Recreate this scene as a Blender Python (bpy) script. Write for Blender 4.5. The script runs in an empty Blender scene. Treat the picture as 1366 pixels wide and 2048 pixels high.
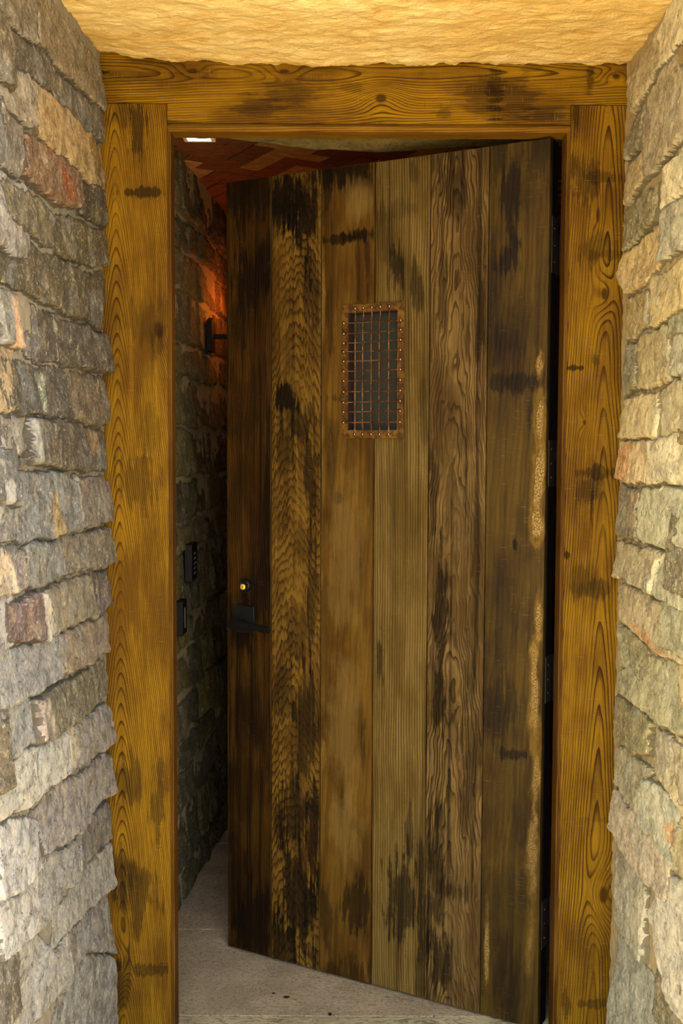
import bpy, bmesh, math, random
import numpy as np
from mathutils import Vector, Matrix

# ------------------------------------------------------------------ camera
C = bpy.context.scene
F, PIT, ROL, HC = 2187.77, 0.0585, 0.00387, 1.50924      # focal length in px of the 1366x2048 frame, pitch, roll, eye height
cam = bpy.data.cameras.new('camera'); camo = bpy.data.objects.new('camera', cam)
C.collection.objects.link(camo); C.camera = camo
cam.sensor_fit = 'AUTO'; cam.sensor_width = 36.0; cam.lens = 36.0 * F / 2048.0
cam.clip_start = 0.02
camo.matrix_world = (Matrix.Translation((0, 0, HC)) @ Matrix.Rotation(math.pi / 2 - PIT, 4, 'X')
                     @ Matrix.Rotation(ROL, 4, 'Z'))

# ------------------------------------------------------------------ light
C.view_settings.view_transform = 'Standard'; C.view_settings.look = 'None'
C.view_settings.gamma = 1.0; C.view_settings.use_curve_mapping = False
C.view_settings.exposure = 1.1
world = bpy.data.worlds.new('world'); C.world = world; world.use_nodes = True
bg = world.node_tree.nodes['Background']
bg.inputs[0].default_value = (0.94, 0.97, 1.0, 1); bg.inputs[1].default_value = 2.8
sun = bpy.data.lights.new('sun', 'SUN'); sun.energy = 11.0; sun.angle = 0.01; sun.color = (1.0, 0.93, 0.76)
suno = bpy.data.objects.new('sun', sun); C.collection.objects.link(suno)
suno.rotation_euler = (math.radians(8), 0, 0)            # high sun behind the photographer, lighting the paving outside

# ------------------------------------------------------------------ picture <-> place helpers
def ray(px, py):
    dx, dy = px - 683.0, py - 1024.0
    c, s = math.cos(ROL), math.sin(ROL)
    dx, dy = c * dx + s * dy, -s * dx + c * dy
    X, U = dx / F, -dy / F
    c, s = math.cos(PIT), math.sin(PIT)
    return X, c + s * U, -s + c * U
def on_y(px, py, Y):
    d = ray(px, py); t = Y / d[1]; return d[0] * t, d[2] * t + HC
def on_x(px, py, X):
    d = ray(px, py); t = X / d[0]; return d[1] * t, d[2] * t + HC

YF = 2.7204                                   # front face of the timber frame
HX, HY, ANG, DW, DH = 0.51333, 2.7503, 0.50167, 0.97288, 2.268     # door: hinge corner, opening angle, width, height
DZ = 0.008
du = (-math.cos(ANG), math.sin(ANG))           # from the hinge towards the free edge
dn = (-math.sin(ANG), -math.cos(ANG))          # outward, towards the camera
def on_door(px, py, off=0.0):                  # -> (distance from hinge, height above the door's foot)
    d = ray(px, py)
    t = ((HX + dn[0] * off) * dn[0] + (HY + dn[1] * off) * dn[1]) / (d[0] * dn[0] + d[1] * dn[1])
    x, y = d[0] * t - HX, d[1] * t - HY
    return x * du[0] + y * du[1], d[2] * t + HC - DZ

# ------------------------------------------------------------------ object helpers
def link(o, parent=None):
    C.collection.objects.link(o)
    if parent is not None: o.parent = parent
    return o
def mesh_obj(name, bm, mats, parent=None, smooth=False):
    me = bpy.data.meshes.new(name); bm.normal_update(); bm.to_mesh(me); bm.free()
    for m in (mats if isinstance(mats, (list, tuple)) else [mats]): me.materials.append(m)
    if smooth:
        for p in me.polygons: p.use_smooth = True
    return link(bpy.data.objects.new(name, me), parent)
def tag(o, label=None, cat=None, group=None, kind=None):
    if label: o['label'] = label
    if cat: o['category'] = cat
    if group: o['group'] = group
    if kind: o['kind'] = kind
    return o
def empty(name, loc, rz=0.0):
    o = bpy.data.objects.new(name, None); o.location = loc; o.rotation_euler = (0, 0, rz)
    o.empty_display_size = 0.05
    return link(o)
def box(bm, x0, x1, y0, y1, z0, z1, mi=0, bev=0.0):
    r = bmesh.ops.create_cube(bm, size=1.0)
    for v in r['verts']:
        v.co = Vector(((x0 + x1) / 2 + v.co.x * (x1 - x0), (y0 + y1) / 2 + v.co.y * (y1 - y0), (z0 + z1) / 2 + v.co.z * (z1 - z0)))
    fs = {f for v in r['verts'] for f in v.link_faces}
    for f in fs: f.material_index = mi
    if bev > 0:
        es = {e for f in fs for e in f.edges}
        bmesh.ops.bevel(bm, geom=list(es), offset=bev, segments=2, affect='EDGES', profile=0.5)
def prism(bm, pts, y0, y1, mi=0, bev=0.0):
    """polygon pts (x,z) counted round, pushed from y0 (front) to y1 (back)"""
    a = [bm.verts.new((x, y0, z)) for x, z in pts]; b = [bm.verts.new((x, y1, z)) for x, z in pts]
    fs = [bm.faces.new(a), bm.faces.new(b[::-1])]
    n = len(pts)
    for i in range(n): fs.append(bm.faces.new((a[i], b[i], b[(i + 1) % n], a[(i + 1) % n])))
    for f in fs: f.material_index = mi
    bmesh.ops.recalc_face_normals(bm, faces=fs)
    if bev > 0:
        es = [e for e in fs[0].edges]
        bmesh.ops.bevel(bm, geom=es, offset=bev, segments=2, affect='EDGES', profile=0.5)
def tube(bm, pts, r, n=10, mi=0, rs=None):
    pts = [Vector(p) for p in pts]; rings = []
    up = None
    for i, p in enumerate(pts):
        t = (pts[min(i + 1, len(pts) - 1)] - pts[max(i - 1, 0)]).normalized()
        if up is None: up = t.orthogonal().normalized()
        up = (up - t * up.dot(t)).normalized(); w = t.cross(up)
        rr = rs[i] if rs else r
        rings.append([bm.verts.new(p + (up * math.cos(2 * math.pi * k / n) + w * math.sin(2 * math.pi * k / n)) * rr) for k in range(n)])
    for A, B in zip(rings, rings[1:]):
        for k in range(n):
            f = bm.faces.new((A[k], A[(k + 1) % n], B[(k + 1) % n], B[k])); f.material_index = mi; f.smooth = True
    for R_ in (rings[0][::-1], rings[-1]):
        f = bm.faces.new(R_); f.material_index = mi
def lathe(bm, prof, n=24, mi=0, M=None):
    """profile (r, h) turned about z, then placed by matrix M"""
    M = M or Matrix()
    rings = [[bm.verts.new(M @ Vector((r * math.cos(2 * math.pi * k / n), r * math.sin(2 * math.pi * k / n), h))) for k in range(n)] for r, h in prof]
    for A, B in zip(rings, rings[1:]):
        for k in range(n):
            f = bm.faces.new((A[k], A[(k + 1) % n], B[(k + 1) % n], B[k])); f.material_index = mi; f.smooth = True
    for R_ in (rings[0][::-1], rings[-1]):
        f = bm.faces.new(R_); f.material_index = mi
    bmesh.ops.recalc_face_normals(bm, faces=bm.faces[:])

# ------------------------------------------------------------------ node helpers
class NT:
    def __init__(s, name):
        s.m = bpy.data.materials.new(name); s.m.use_nodes = True
        s.t = s.m.node_tree; s.b = s.t.nodes['Principled BSDF']; s.out = s.t.nodes['Material Output']
        s.n = s.t.nodes; s.l = s.t.links
    def put(s, sock, v):
        if isinstance(v, V): s.l.new(v.s, sock)
        elif isinstance(v, (tuple, list)):
            v = tuple(v)
            sock.default_value = (v + (1.0,)) if (len(v) == 3 and sock.type == 'RGBA') else v
        else: sock.default_value = v
    def math(s, op, *a, clamp=False):
        nd = s.n.new('ShaderNodeMath'); nd.operation = op; nd.use_clamp = clamp
        for i, x in enumerate(a): s.put(nd.inputs[i], x)
        return V(s, nd.outputs[0])
    def obj(s):
        return V(s, s.n.new('ShaderNodeTexCoord').outputs['Object'])
    def geo(s): return V(s, s.n.new('ShaderNodeNewGeometry').outputs['Position'])
    def sep(s, v):
        nd = s.n.new('ShaderNodeSeparateXYZ'); s.put(nd.inputs[0], v); return [V(s, o) for o in nd.outputs]
    def com(s, x, y, z=0.0):
        nd = s.n.new('ShaderNodeCombineXYZ')
        for i, k in enumerate((x, y, z)): s.put(nd.inputs[i], k)
        return V(s, nd.outputs[0])
    def noise(s, v, scale=1.0, detail=3.0, rough=0.55, dist=0.0, col=False):
        nd = s.n.new('ShaderNodeTexNoise'); s.put(nd.inputs['Vector'], v)
        nd.inputs['Scale'].default_value = scale; nd.inputs['Detail'].default_value = detail
        nd.inputs['Roughness'].default_value = rough; nd.inputs['Distortion'].default_value = dist
        return V(s, nd.outputs['Color' if col else 'Fac'])
    def voro(s, v, scale, feature='F1', out='Distance'):
        nd = s.n.new('ShaderNodeTexVoronoi'); nd.feature = feature; s.put(nd.inputs['Vector'], v); nd.inputs['Scale'].default_value = scale
        return V(s, nd.outputs[out])
    def smooth(s, v, a, b, lo=0.0, hi=1.0):
        nd = s.n.new('ShaderNodeMapRange'); nd.interpolation_type = 'SMOOTHSTEP'
        for i, k in enumerate((v, a, b, lo, hi)): s.put(nd.inputs[i], k)
        return V(s, nd.outputs[0])
    def mix(s, f, a, b, mode='MIX'):
        nd = s.n.new('ShaderNodeMix'); nd.data_type = 'RGBA'; nd.blend_type = mode; nd.clamp_factor = True
        s.put(nd.inputs[0], f); s.put(nd.inputs[6], a); s.put(nd.inputs[7], b)
        return V(s, nd.outputs[2])
    def attr(s, name, out='Color'):
        nd = s.n.new('ShaderNodeAttribute'); nd.attribute_name = name; return V(s, nd.outputs[out])
    def vadd(s, a, b, op='ADD'):
        nd = s.n.new('ShaderNodeVectorMath'); nd.operation = op; s.put(nd.inputs[0], a); s.put(nd.inputs[1], b); return V(s, nd.outputs[0])
    def bump(s, h, dist=0.002, strength=1.0):
        nd = s.n.new('ShaderNodeBump'); s.put(nd.inputs['Height'], h); nd.inputs['Distance'].default_value = dist
        nd.inputs['Strength'].default_value = strength
        s.l.new(nd.outputs[0], s.b.inputs['Normal'])
    def done(s, col, rough=0.6, metal=0.0, spec=0.4):
        s.put(s.b.inputs['Base Color'], col); s.put(s.b.inputs['Roughness'], rough)
        s.put(s.b.inputs['Metallic'], metal); s.b.inputs['Specular IOR Level'].default_value = spec
        return s.m
class V:
    def __init__(s, t, sock): s.t = t; s.s = sock
    def __add__(s, o): return s.t.math('ADD', s, o)
    __radd__ = __add__
    def __sub__(s, o): return s.t.math('SUBTRACT', s, o)
    def __rsub__(s, o): return s.t.math('SUBTRACT', o, s)
    def __mul__(s, o): return s.t.math('MULTIPLY', s, o)
    __rmul__ = __mul__
    def __truediv__(s, o): return s.t.math('DIVIDE', s, o)
def lin(r, g, b):
    f = lambda c: (c / 255 / 12.92) if c <= 10 else ((c / 255 + 0.055) / 1.055) ** 2.4
    return (f(r), f(g), f(b))

def plain(name, col, rough=0.5, metal=0.0, var=0.25, scale=40, spec=0.4, bump=0.0):
    t = NT(name); n = t.noise(t.obj(), scale, 4)
    c = t.mix(t.smooth(n, 0.3, 0.7), tuple(x * (1 - var) for x in col), tuple(min(1, x * (1 + var)) for x in col))
    if bump: t.bump(n, bump)
    return t.done(c, rough, metal, spec)

# ------------------------------------------------------------------ wood
def wood(name, light, dark, line, a0=0.05, d=0.006, k1=200.0, k2=27.0, wob=0.01, k3=1.5, knots=(), stains_shade=(), crust=(),
         fiber=0.35, patch=0.75, stain_col=(0.007, 0.004, 0.002), along='Z', rough=0.7, linew=0.55, jag=0.0, seed=0.0,
         grain=0.75, k4=1.0, pale=(0.30, 0.19, 0.08), bump=0.0012, marks=0.3, streak=0.0, spec=0.06, lights=()):
    t = NT(name); x, y, z = t.sep(t.obj())
    a, l = (x, z) if along == 'Z' else (z, x)
    a = a + y * 0.6
    low = t.noise(t.com(a * 4.0 + seed, l * 1.7, seed), 1.0, 2.0)
    low2 = t.noise(t.com(a * 22.0 + seed, l * 6.0, seed + 3), 1.0, 2.0)
    aw = a - a0 + (low - 0.5) * wob * 4
    P = t.math('SQRT', aw * aw + d * d) * k1 + l * k2 + (low - 0.5) * (k3 * 4) + (low2 - 0.5) * (k3 * k4)
    if jag:
        P = P + (t.noise(t.com(a * 95.0, l * 6.0, seed), 1.0, 2.0) - 0.5) * jag
    for (ka, kl, sa, sl, A) in knots:
        e = t.math('POWER', (a - ka) / sa, 2.0) + t.math('POWER', (l - kl) / sl, 2.0)
        P = P + t.math('EXPONENT', e * -1.0) * A
    fr = t.math('FRACT', P)
    fr2 = t.math('FRACT', P * 0.37 + 0.2)
    g = t.smooth(fr, 1.0 - linew, 0.93) * t.smooth(fr, 0.94, 1.0, 1.0, 0.0)
    g = g * t.smooth(t.noise(t.com(a * 12.0, l * 2.0, seed + 7), 1.0, 2.0), 0.25, 0.6, 0.35, 1.0)
    fib = t.noise(t.com(a * 420.0, l * 7.0, seed), 1.0, 3.0, 0.6)
    fib2 = t.noise(t.com(a * 90.0, l * 1.6, seed + 1), 1.0, 3.0, 0.6)
    pat = t.noise(t.com(a * 9.0, l * 3.2, seed + 5), 1.0, 4.0, 0.6)
    c = t.mix(t.smooth(pat, 0.36, 0.62) * patch + (1 - patch) * 0.5, dark, light)
    c = t.mix(t.smooth(fr2, 0.1, 0.9) * 0.3, c, dark)
    c = t.mix(g * grain, c, line)
    c = t.mix(t.smooth(fib, 0.35, 0.68, 0.0, fiber), c, line)
    c = t.mix(t.smooth(fib2, 0.5, 0.75, 0.0, fiber), c, light)
    if streak:
        st = t.noise(t.com(a * 46.0, l * 0.9, seed + 11), 1.0, 4.0, 0.6)
        c = t.mix(t.smooth(st, 0.48, 0.68, 0.0, streak), c, stain_col)
    for (ka, kl, sa, sl, A) in knots:                       # the dark heart of each knot
        e = t.math('SQRT', t.math('POWER', (a - ka) / (sa * 0.36), 2.0) + t.math('POWER', (l - kl) / (sl * 0.30), 2.0))
        c = t.mix(t.smooth(e + (low2 - 0.5) * 0.6, 0.55, 1.1, 0.85, 0.0), c, line)
    nst = t.noise(t.com(a * 22.0, l * 8.0, seed + 2), 1.0, 6.0, 0.66)
    nst2 = t.noise(t.com(a * 85.0, l * 5.0, seed + 4), 1.0, 4.0, 0.65)
    for (ka, kl, sa, sl, A) in stains_shade:
        e = t.math('SQRT', t.math('POWER', (a - ka) / sa, 2.0) + t.math('POWER', (l - kl) / sl, 2.0))
        c = t.mix(t.smooth(e + (nst - 0.5) * 3.4 + (nst2 - 0.5) * 3.4, 0.68, 1.22, A, 0.0), c, stain_col)
    for (ka, kl, sa, sl, A) in lights:
        e = t.math('SQRT', t.math('POWER', (a - ka) / sa, 2.0) + t.math('POWER', (l - kl) / sl, 2.0))
        c = t.mix(t.smooth(e + (nst - 0.5) * 2.6 + (nst2 - 0.5) * 2.0, 0.3, 1.3, A, 0.0), c, pale)
    # small saw scratches and pale nicks across the board
    mk = t.noise(t.com(a * 30.0, l * 330.0, seed), 1.0, 2.0, 0.5)
    mz = t.noise(t.com(a * 7.0, l * 7.0, seed + 9), 1.0, 2.0)
    c = t.mix(t.smooth(mk, 0.60, 0.78) * t.smooth(mz, 0.42, 0.65) * marks, c, pale)
    c = t.mix(t.smooth(mk, 0.40, 0.22) * t.smooth(mz, 0.58, 0.35) * marks, c, stain_col)
    h = g * -0.6 + fib * 0.5 + fib2 * 0.4
    for (ka, kl, sa, sl, A) in crust:
        e = t.math('SQRT', t.math('POWER', (a - ka) / sa, 2.0) + t.math('POWER', (l - kl) / sl, 2.0))
        gr = t.noise(t.com(a * 300.0, l * 190.0, seed), 1.0, 4.0, 0.7)
        c = t.mix(t.smooth(e + (nst - 0.5) * 5.0 + (low2 - 0.5) * 2.0, 0.9, 1.7, A * 0.6, 0.0), c, (0.17, 0.098, 0.012))
        m = t.smooth(e + (nst - 0.5) * 5.0 + (gr - 0.5) * 1.6, 0.6, 1.1, A, 0.0)
        c = t.mix(m, c, t.mix(t.smooth(gr, 0.42, 0.66), (0.12, 0.065, 0.010), pale))
        h = h + m * gr * 2.5
    t.bump(h, bump)
    return t.done(c, rough, 0.0, spec)

# ------------------------------------------------------------------ value noise for modelled stone
RNG = np.random.RandomState(7)
LAT = RNG.rand(256, 256)
def vnoise(u, v):
    iu = np.floor(u).astype(int); iv = np.floor(v).astype(int)
    fu = u - iu; fv = v - iv; fu = fu * fu * (3 - 2 * fu); fv = fv * fv * (3 - 2 * fv)
    g = lambda i, j: LAT[i % 256, j % 256]
    return (g(iu, iv) * (1 - fu) + g(iu + 1, iv) * fu) * (1 - fv) + (g(iu, iv + 1) * (1 - fu) + g(iu + 1, iv + 1) * fu) * fv
def fbm(u, v, o=4, gain=0.5):
    s = np.zeros_like(u); a = 1.0; tot = 0
    for k in range(o):
        s += a * (vnoise(u * 2 ** k + 13.7 * k, v * 2 ** k + 5.1 * k) - 0.5); tot += a; a *= gain
    return s / tot
def sdist(P, U, W):
    """signed distance (positive inside) of points U,W to polygon P"""
    dmin = np.full(U.shape, 9.0); ins = np.zeros(U.shape, bool)
    n = len(P)
    for i in range(n):
        x0, y0 = P[i]; x1, y1 = P[(i + 1) % n]
        ex, ey = x1 - x0, y1 - y0; L2 = ex * ex + ey * ey + 1e-12
        tt = np.clip(((U - x0) * ex + (W - y0) * ey) / L2, 0, 1)
        dmin = np.minimum(dmin, np.hypot(U - x0 - tt * ex, W - y0 - tt * ey))
        cr = ((y0 > W) != (y1 > W)) & (U < ex * (W - y0) / (ey + 1e-12) + x0)
        ins ^= cr
    return np.where(ins, dmin, -dmin)

def field_mesh(name, X, Y, Z, mat, cols, sid, flip=False):
    nu, nv = X.shape
    co = np.stack([X, Y, Z], -1).reshape(-1, 3).astype(np.float32)
    idx = np.arange(nu * nv).reshape(nu, nv)
    q = np.stack([idx[:-1, :-1], idx[1:, :-1], idx[1:, 1:], idx[:-1, 1:]], -1).reshape(-1, 4)
    if flip: q = q[:, ::-1]
    me = bpy.data.meshes.new(name)
    me.vertices.add(len(co)); me.vertices.foreach_set('co', co.ravel())
    me.loops.add(q.size); me.loops.foreach_set('vertex_index', q.ravel().astype(np.int32))
    me.polygons.add(len(q)); me.polygons.foreach_set('loop_start', np.arange(0, q.size, 4, dtype=np.int32))
    me.polygons.foreach_set('loop_total', np.full(len(q), 4, np.int32))
    me.update(calc_edges=True)
    ca = me.color_attributes.new('stone', 'FLOAT_COLOR', 'POINT')
    rgba = np.concatenate([cols.reshape(-1, 3), sid.reshape(-1, 1)], 1).astype(np.float32)
    ca.data.foreach_set('color', rgba.ravel())
    me.polygons.foreach_set('use_smooth', np.ones(len(q), bool))
    me.materials.append(mat); me.update()
    return link(bpy.data.objects.new(name, me))

def stone_wall(name, xface, side, polys, Y0, Y1, dy, Z0, Z1, dz, mat, mortar, fill, overlays=(), base=0.012, rough=0.0062, seed=0, slope=0.0, fillmask=None, tilt=0.085, gap=-0.003, mortar_out=0.0):
    """height field of laid stones: polys are (points in (y,z), protrusion, colour)"""
    ys = np.arange(Y0, Y1 + 1e-6, dy); zs = np.arange(Z0, Z1 + 1e-6, dz)
    U, W = np.meshgrid(ys, zs, indexing='ij')
    Uw = U + fbm(U * 16 + seed, W * 16, 3) * 0.028 + fbm(U * 70, W * 70 + seed, 2) * 0.006
    Ww = W + fbm(U * 16 + 50, W * 18 + seed, 3) * 0.020 + fbm(U * 80 + 9, W * 80, 2) * 0.006
    H = -base + fbm(U * 40, W * 40 + seed, 3) * 0.008 + mortar_out
    col = np.empty(U.shape + (3,)); col[:] = mortar
    sid = np.zeros(U.shape)
    rnd = random.Random(seed + 11)
    for k, (P, prot, colr) in enumerate(list(polys) + list(fill)):
        P = np.array(P); lo = P.min(0) - 0.03; hi = P.max(0) + 0.03
        i0, i1 = np.searchsorted(ys, [lo[0], hi[0]]); j0, j1 = np.searchsorted(zs, [lo[1], hi[1]])
        if i1 - i0 < 2 or j1 - j0 < 2: continue
        sl = (slice(i0, i1), slice(j0, j1))
        u, w = Uw[sl], Ww[sl]
        sd = sdist(P, u, w) - gap
        o = rnd.uniform(0, 200)
        ft = rnd.uniform(-0.05, 0.05); fw = tilt + rnd.uniform(-0.04, 0.05)
        cu, cw = P.mean(0)
        rr = 0.007 + 0.006 * rnd.random()
        e = np.clip((sd + fbm(u * 60 + o, w * 60, 2) * 0.008) / rr, 0, 1); prof = np.sqrt(1 - (1 - e) ** 2)
        n1 = fbm(u * 9 + o, w * 9 + o, 4, 0.55); n2 = np.abs(fbm(u * 20 + o, w * 26, 3, 0.6))
        n3 = fbm(u * 75 + o, w * 75, 3, 0.65)
        face = prot + (u - cu) * ft - (w - cw) * fw + n1 * rough * 2.4 - n2 * rough * 1.6 + n3 * rough * 0.65
        h = (face + base) * prof - base
        m = (sd > 0) & (h > H[sl])
        H[sl] = np.where(m, h, H[sl])
        cc = np.array(colr) * (1 + 0.22 * rnd.uniform(-1, 1))
        col[sl] = np.where(m[..., None], cc, col[sl]); sid[sl] = np.where(m, 0.1 + 0.9 * rnd.random(), sid[sl])
    for P, colr in overlays:
        P = np.array(P); lo = P.min(0) - 0.02; hi = P.max(0) + 0.02
        i0, i1 = np.searchsorted(ys, [lo[0], hi[0]]); j0, j1 = np.searchsorted(zs, [lo[1], hi[1]])
        if i1 - i0 < 2 or j1 - j0 < 2: continue
        sl = (slice(i0, i1), slice(j0, j1))
        sd = sdist(P, Uw[sl], Ww[sl])
        f = np.clip((sd + fbm(U[sl] * 55, W[sl] * 55, 3) * 0.02) / 0.008 + 0.5, 0, 1)[..., None]
        f = f * (sid[sl] > 0)[..., None]
        col[sl] = col[sl] * (1 - f) + np.array(colr) * f
    H[0, :] = -0.05                                   # close the outer end of the facing
    X = xface + slope * (U - Y1) + side * H
    return field_mesh(name, X, U, W, mat, col, sid, flip=(side < 0))

def courses(Y0, Y1, Z0, Z1, palette, seed, hmin=0.09, hmax=0.16, lmin=0.14, lmax=0.38, prot=(-0.004, 0.010)):
    r = random.Random(seed); out = []; z = Z0
    while z < Z1:
        h = r.uniform(hmin, hmax); y = Y0 - r.uniform(0, 0.3)
        while y < Y1:
            L = r.uniform(lmin, lmax); j = lambda s=0.012: r.uniform(-s, s)
            P = [(y + 0.004 + j(), z + 0.004 + j()), (y + L / 2, z + 0.003 + j()), (y + L - 0.004 + j(), z + 0.004 + j()), (y + L - 0.004 + j(), z + h - 0.004 + j()), (y + L / 2, z + h - 0.004 + j()), (y + 0.004 + j(), z + h - 0.004 + j())]
            out.append((P, r.uniform(*prot), lin(*r.choice(palette)))); y += L
        z += h
    return out

def stone_mat(name, speck=(0.62, 0.56, 0.40), darkc=(0.035, 0.03, 0.02), warm=(0.30, 0.22, 0.10), cool=(0.28, 0.31, 0.33), amt=0.62, contrast=1.0, warmth=0.35, coolness=0.4):
    t = NT(name); p = t.geo(); col = t.attr('stone'); sid = t.attr('stone', 'Alpha')
    x, y, z = t.sep(p); q = t.com(y + sid * 7.0, z + sid * 3.0, x)
    big = t.noise(q, 9.0, 4, 0.6, 0.6); mid = t.noise(t.vadd(q, (3.1, 0.7, 0)), 26.0, 6, 0.65, 0.4); fine = t.noise(q, 130.0, 6, 0.75)
    blot = t.noise(t.vadd(q, (9.1, 4.7, 0)), 14.0, 5, 0.65, 1.0)
    vein = t.noise(t.com(y * 30.0 + sid * 9.0, z * 7.0, sid), 1.0, 4, 0.6, 0.5)
    grit = t.noise(q, 330.0, 3, 0.8)
    isst = t.smooth(sid, 0.02, 0.08)
    c = col
    c = t.mix(isst * t.smooth(blot, 0.48, 0.66) * warmth, c, warm)
    c = t.mix(isst * t.smooth(big, 0.5, 0.66) * coolness, c, cool)
    c = t.mix(isst * t.smooth(mid, 0.52, 0.40) * 0.55 * contrast, c, t.mix(0.75, c, darkc))
    c = t.mix(isst * t.smooth(mid, 0.56, 0.70) * 0.55 * amt, c, speck)
    c = t.mix(isst * t.smooth(vein, 0.62, 0.70) * 0.35 * amt, c, speck)
    c = t.mix(isst * t.smooth(fine, 0.54, 0.62) * t.smooth(mid, 0.40, 0.56, 0.35, 1.0) * 0.85 * amt, c, speck)
    c = t.mix(isst * t.smooth(fine, 0.47, 0.37) * t.smooth(mid, 0.62, 0.42, 0.35, 1.0) * 0.85 * contrast, c, darkc)
    c = t.mix(t.smooth(grit, 0.58, 0.75) * 0.35, c, speck)
    c = t.mix(t.smooth(grit, 0.42, 0.25) * 0.35, c, darkc)
    t.bump(mid * 1.2 + fine * 0.8 + grit * 0.25, 0.006, 0.9)
    return t.done(c, 0.85, 0.0, 0.25)

# ================================================================== SETTING
# ---- stones of the porch walls, outlines in the picture and set back onto the wall planes
LW = -0.578
g_ = (112, 104, 86); dk = (78, 72, 60); ol = (96, 88, 58); tan = (165, 138, 96); bl = (118, 122, 124); pu = (96, 84, 86); lt = (172, 166, 148)
LP = [
 ([(76,-30),(107,-30),(133,37),(180,96),(203,119),(213,205),(211,225),(197,213),(123,139),(109,115),(78,92)], .000, (150,134,104)),
 ([(0,-40),(74,-40),(76,90),(68,90),(0,40)], .004, g_),
 ([(0,44),(70,94),(107,127),(112,140),(107,183),(98,180),(62,145),(0,96)], .003, (88,80,70)),
 ([(116,150),(123,147),(203,218),(210,232),(207,281),(185,268),(115,195)], -.002, dk),
 ([(0,105),(60,148),(68,165),(71,260),(45,241),(15,212),(0,178)], .002, (128,120,104)),
 ([(70,160),(110,195),(170,252),(205,292),(213,350),(212,385),(165,345),(75,275)], .001, (176,146,94)),
 ([(0,190),(18,222),(48,250),(50,330),(38,348),(0,335)], .003, (112,106,96)),
 ([(52,262),(98,297),(158,342),(163,400),(155,420),(125,410),(85,385),(46,345)], .007, (104,72,48)),
 ([(165,354),(213,382),(221,395),(213,457),(170,430),(163,425)], .002, (64,58,44)),
 ([(0,352),(50,372),(95,407),(118,427),(113,497),(92,488),(40,453),(0,430)], .001, (112,104,82)),
 ([(123,430),(150,439),(211,464),(220,500),(217,530),(178,530),(116,508)], .003, (98,88,54)),
 ([(0,448),(110,513),(170,542),(174,638),(150,634),(50,583),(0,560)], .002, (90,82,60)),
 ([(178,545),(213,545),(215,605),(207,660),(171,640)], .000, (92,80,56)),
 ([(0,582),(38,588),(44,696),(0,683)], .004, (158,156,142)),
 ([(47,596),(98,623),(185,660),(212,668),(219,746),(208,745),(135,728),(74,718),(49,698)], .004, (82,75,66)),
 ([(0,708),(70,731),(78,770),(82,823),(45,829),(0,822)], .002, (92,86,78)),
 ([(80,733),(139,739),(148,836),(125,838),(92,828),(85,770)], .000, (90,86,80)),
 ([(145,743),(209,755),(217,775),(216,850),(190,852),(152,838)], .001, (134,116,88)),
 ([(0,836),(38,840),(53,895),(49,908),(0,912)], .004, (150,142,130)),
 ([(0,916),(54,924),(52,932),(0,936)], .000, (120,106,98)),
 ([(66,838),(115,840),(175,853),(210,862),(220,875),(218,938),(120,938),(55,928),(58,890),(62,845)], .005, (90,80,68)),
 ([(0,950),(131,948),(148,962),(151,1064),(100,1074),(50,1080),(0,1084)], .006, (112,114,114)),
 ([(154,952),(212,953),(221,964),(222,1043),(155,1060)], .005, (116,104,90)),
 ([(0,1097),(49,1095),(52,1180),(0,1198)], .005, (120,108,100)),
 ([(53,1090),(119,1080),(127,1150),(70,1182),(55,1170)], .005, (104,106,102)),
 ([(124,1080),(152,1070),(216,1058),(227,1120),(217,1128),(131,1152)], .006, (120,112,96)),
 ([(94,1184),(131,1166),(190,1148),(193,1233),(127,1256),(98,1276),(95,1225)], .006, (140,128,102)),
 ([(195,1144),(217,1138),(220,1213),(195,1226)], .003, (96,82,80)),
 ([(8,1212),(76,1187),(92,1192),(95,1268),(90,1280),(12,1282)], .012, (100,72,70)),
 ([(0,1305),(70,1290),(105,1268),(127,1266),(124,1353),(66,1390),(20,1415),(0,1420)], .004, (146,144,142)),
 ([(131,1264),(193,1240),(219,1228),(224,1300),(174,1329),(126,1348)], .005, (136,112,84)),
 ([(75,1398),(115,1373),(178,1340),(219,1318),(225,1383),(209,1394),(164,1435),(96,1474),(74,1485)], .006, (88,80,52)),
 ([(0,1430),(64,1398),(69,1486),(0,1536)], .002, (128,130,130)),
 ([(0,1548),(76,1492),(131,1460),(136,1546),(90,1580),(52,1618),(0,1644)], .006, (160,156,142)),
 ([(140,1458),(164,1440),(215,1404),(224,1427),(223,1481),(209,1495),(139,1546)], .005, (112,104,100)),
 ([(60,1634),(133,1560),(181,1538),(212,1501),(223,1511),(224,1588),(200,1598),(160,1663),(142,1679),(92,1712),(85,1640)], .003, (112,102,98)),
 ([(164,1652),(219,1602),(225,1622),(222,1679),(192,1701),(157,1747),(158,1672)], .003, (92,84,76)),
 ([(0,1652),(57,1634),(82,1640),(81,1742),(44,1777),(0,1806)], .004, (158,154,150)),
 ([(90,1720),(131,1698),(155,1680),(155,1757),(122,1790),(110,1830),(86,1858),(83,1750)], .000, (142,140,132)),
 ([(160,1757),(197,1711),(223,1686),(224,1773),(175,1817),(140,1865),(111,1900),(117,1830)], .001, (134,130,116)),
 ([(0,1816),(44,1784),(79,1755),(80,1856),(0,1926)], .004, (162,156,148)),
 ([(154,1858),(182,1821),(223,1780),(225,1904),(175,1904),(143,1957),(137,1878)], .000, (132,124,112)),
 ([(0,1937),(81,1864),(109,1910),(130,1882),(140,1963),(110,2000),(60,2060),(0,2120)], .001, (150,144,132)),
 ([(175,1912),(224,1912),(224,2130),(60,2130),(112,2010),(143,1970)], .000, (140,136,124)),
]
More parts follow.
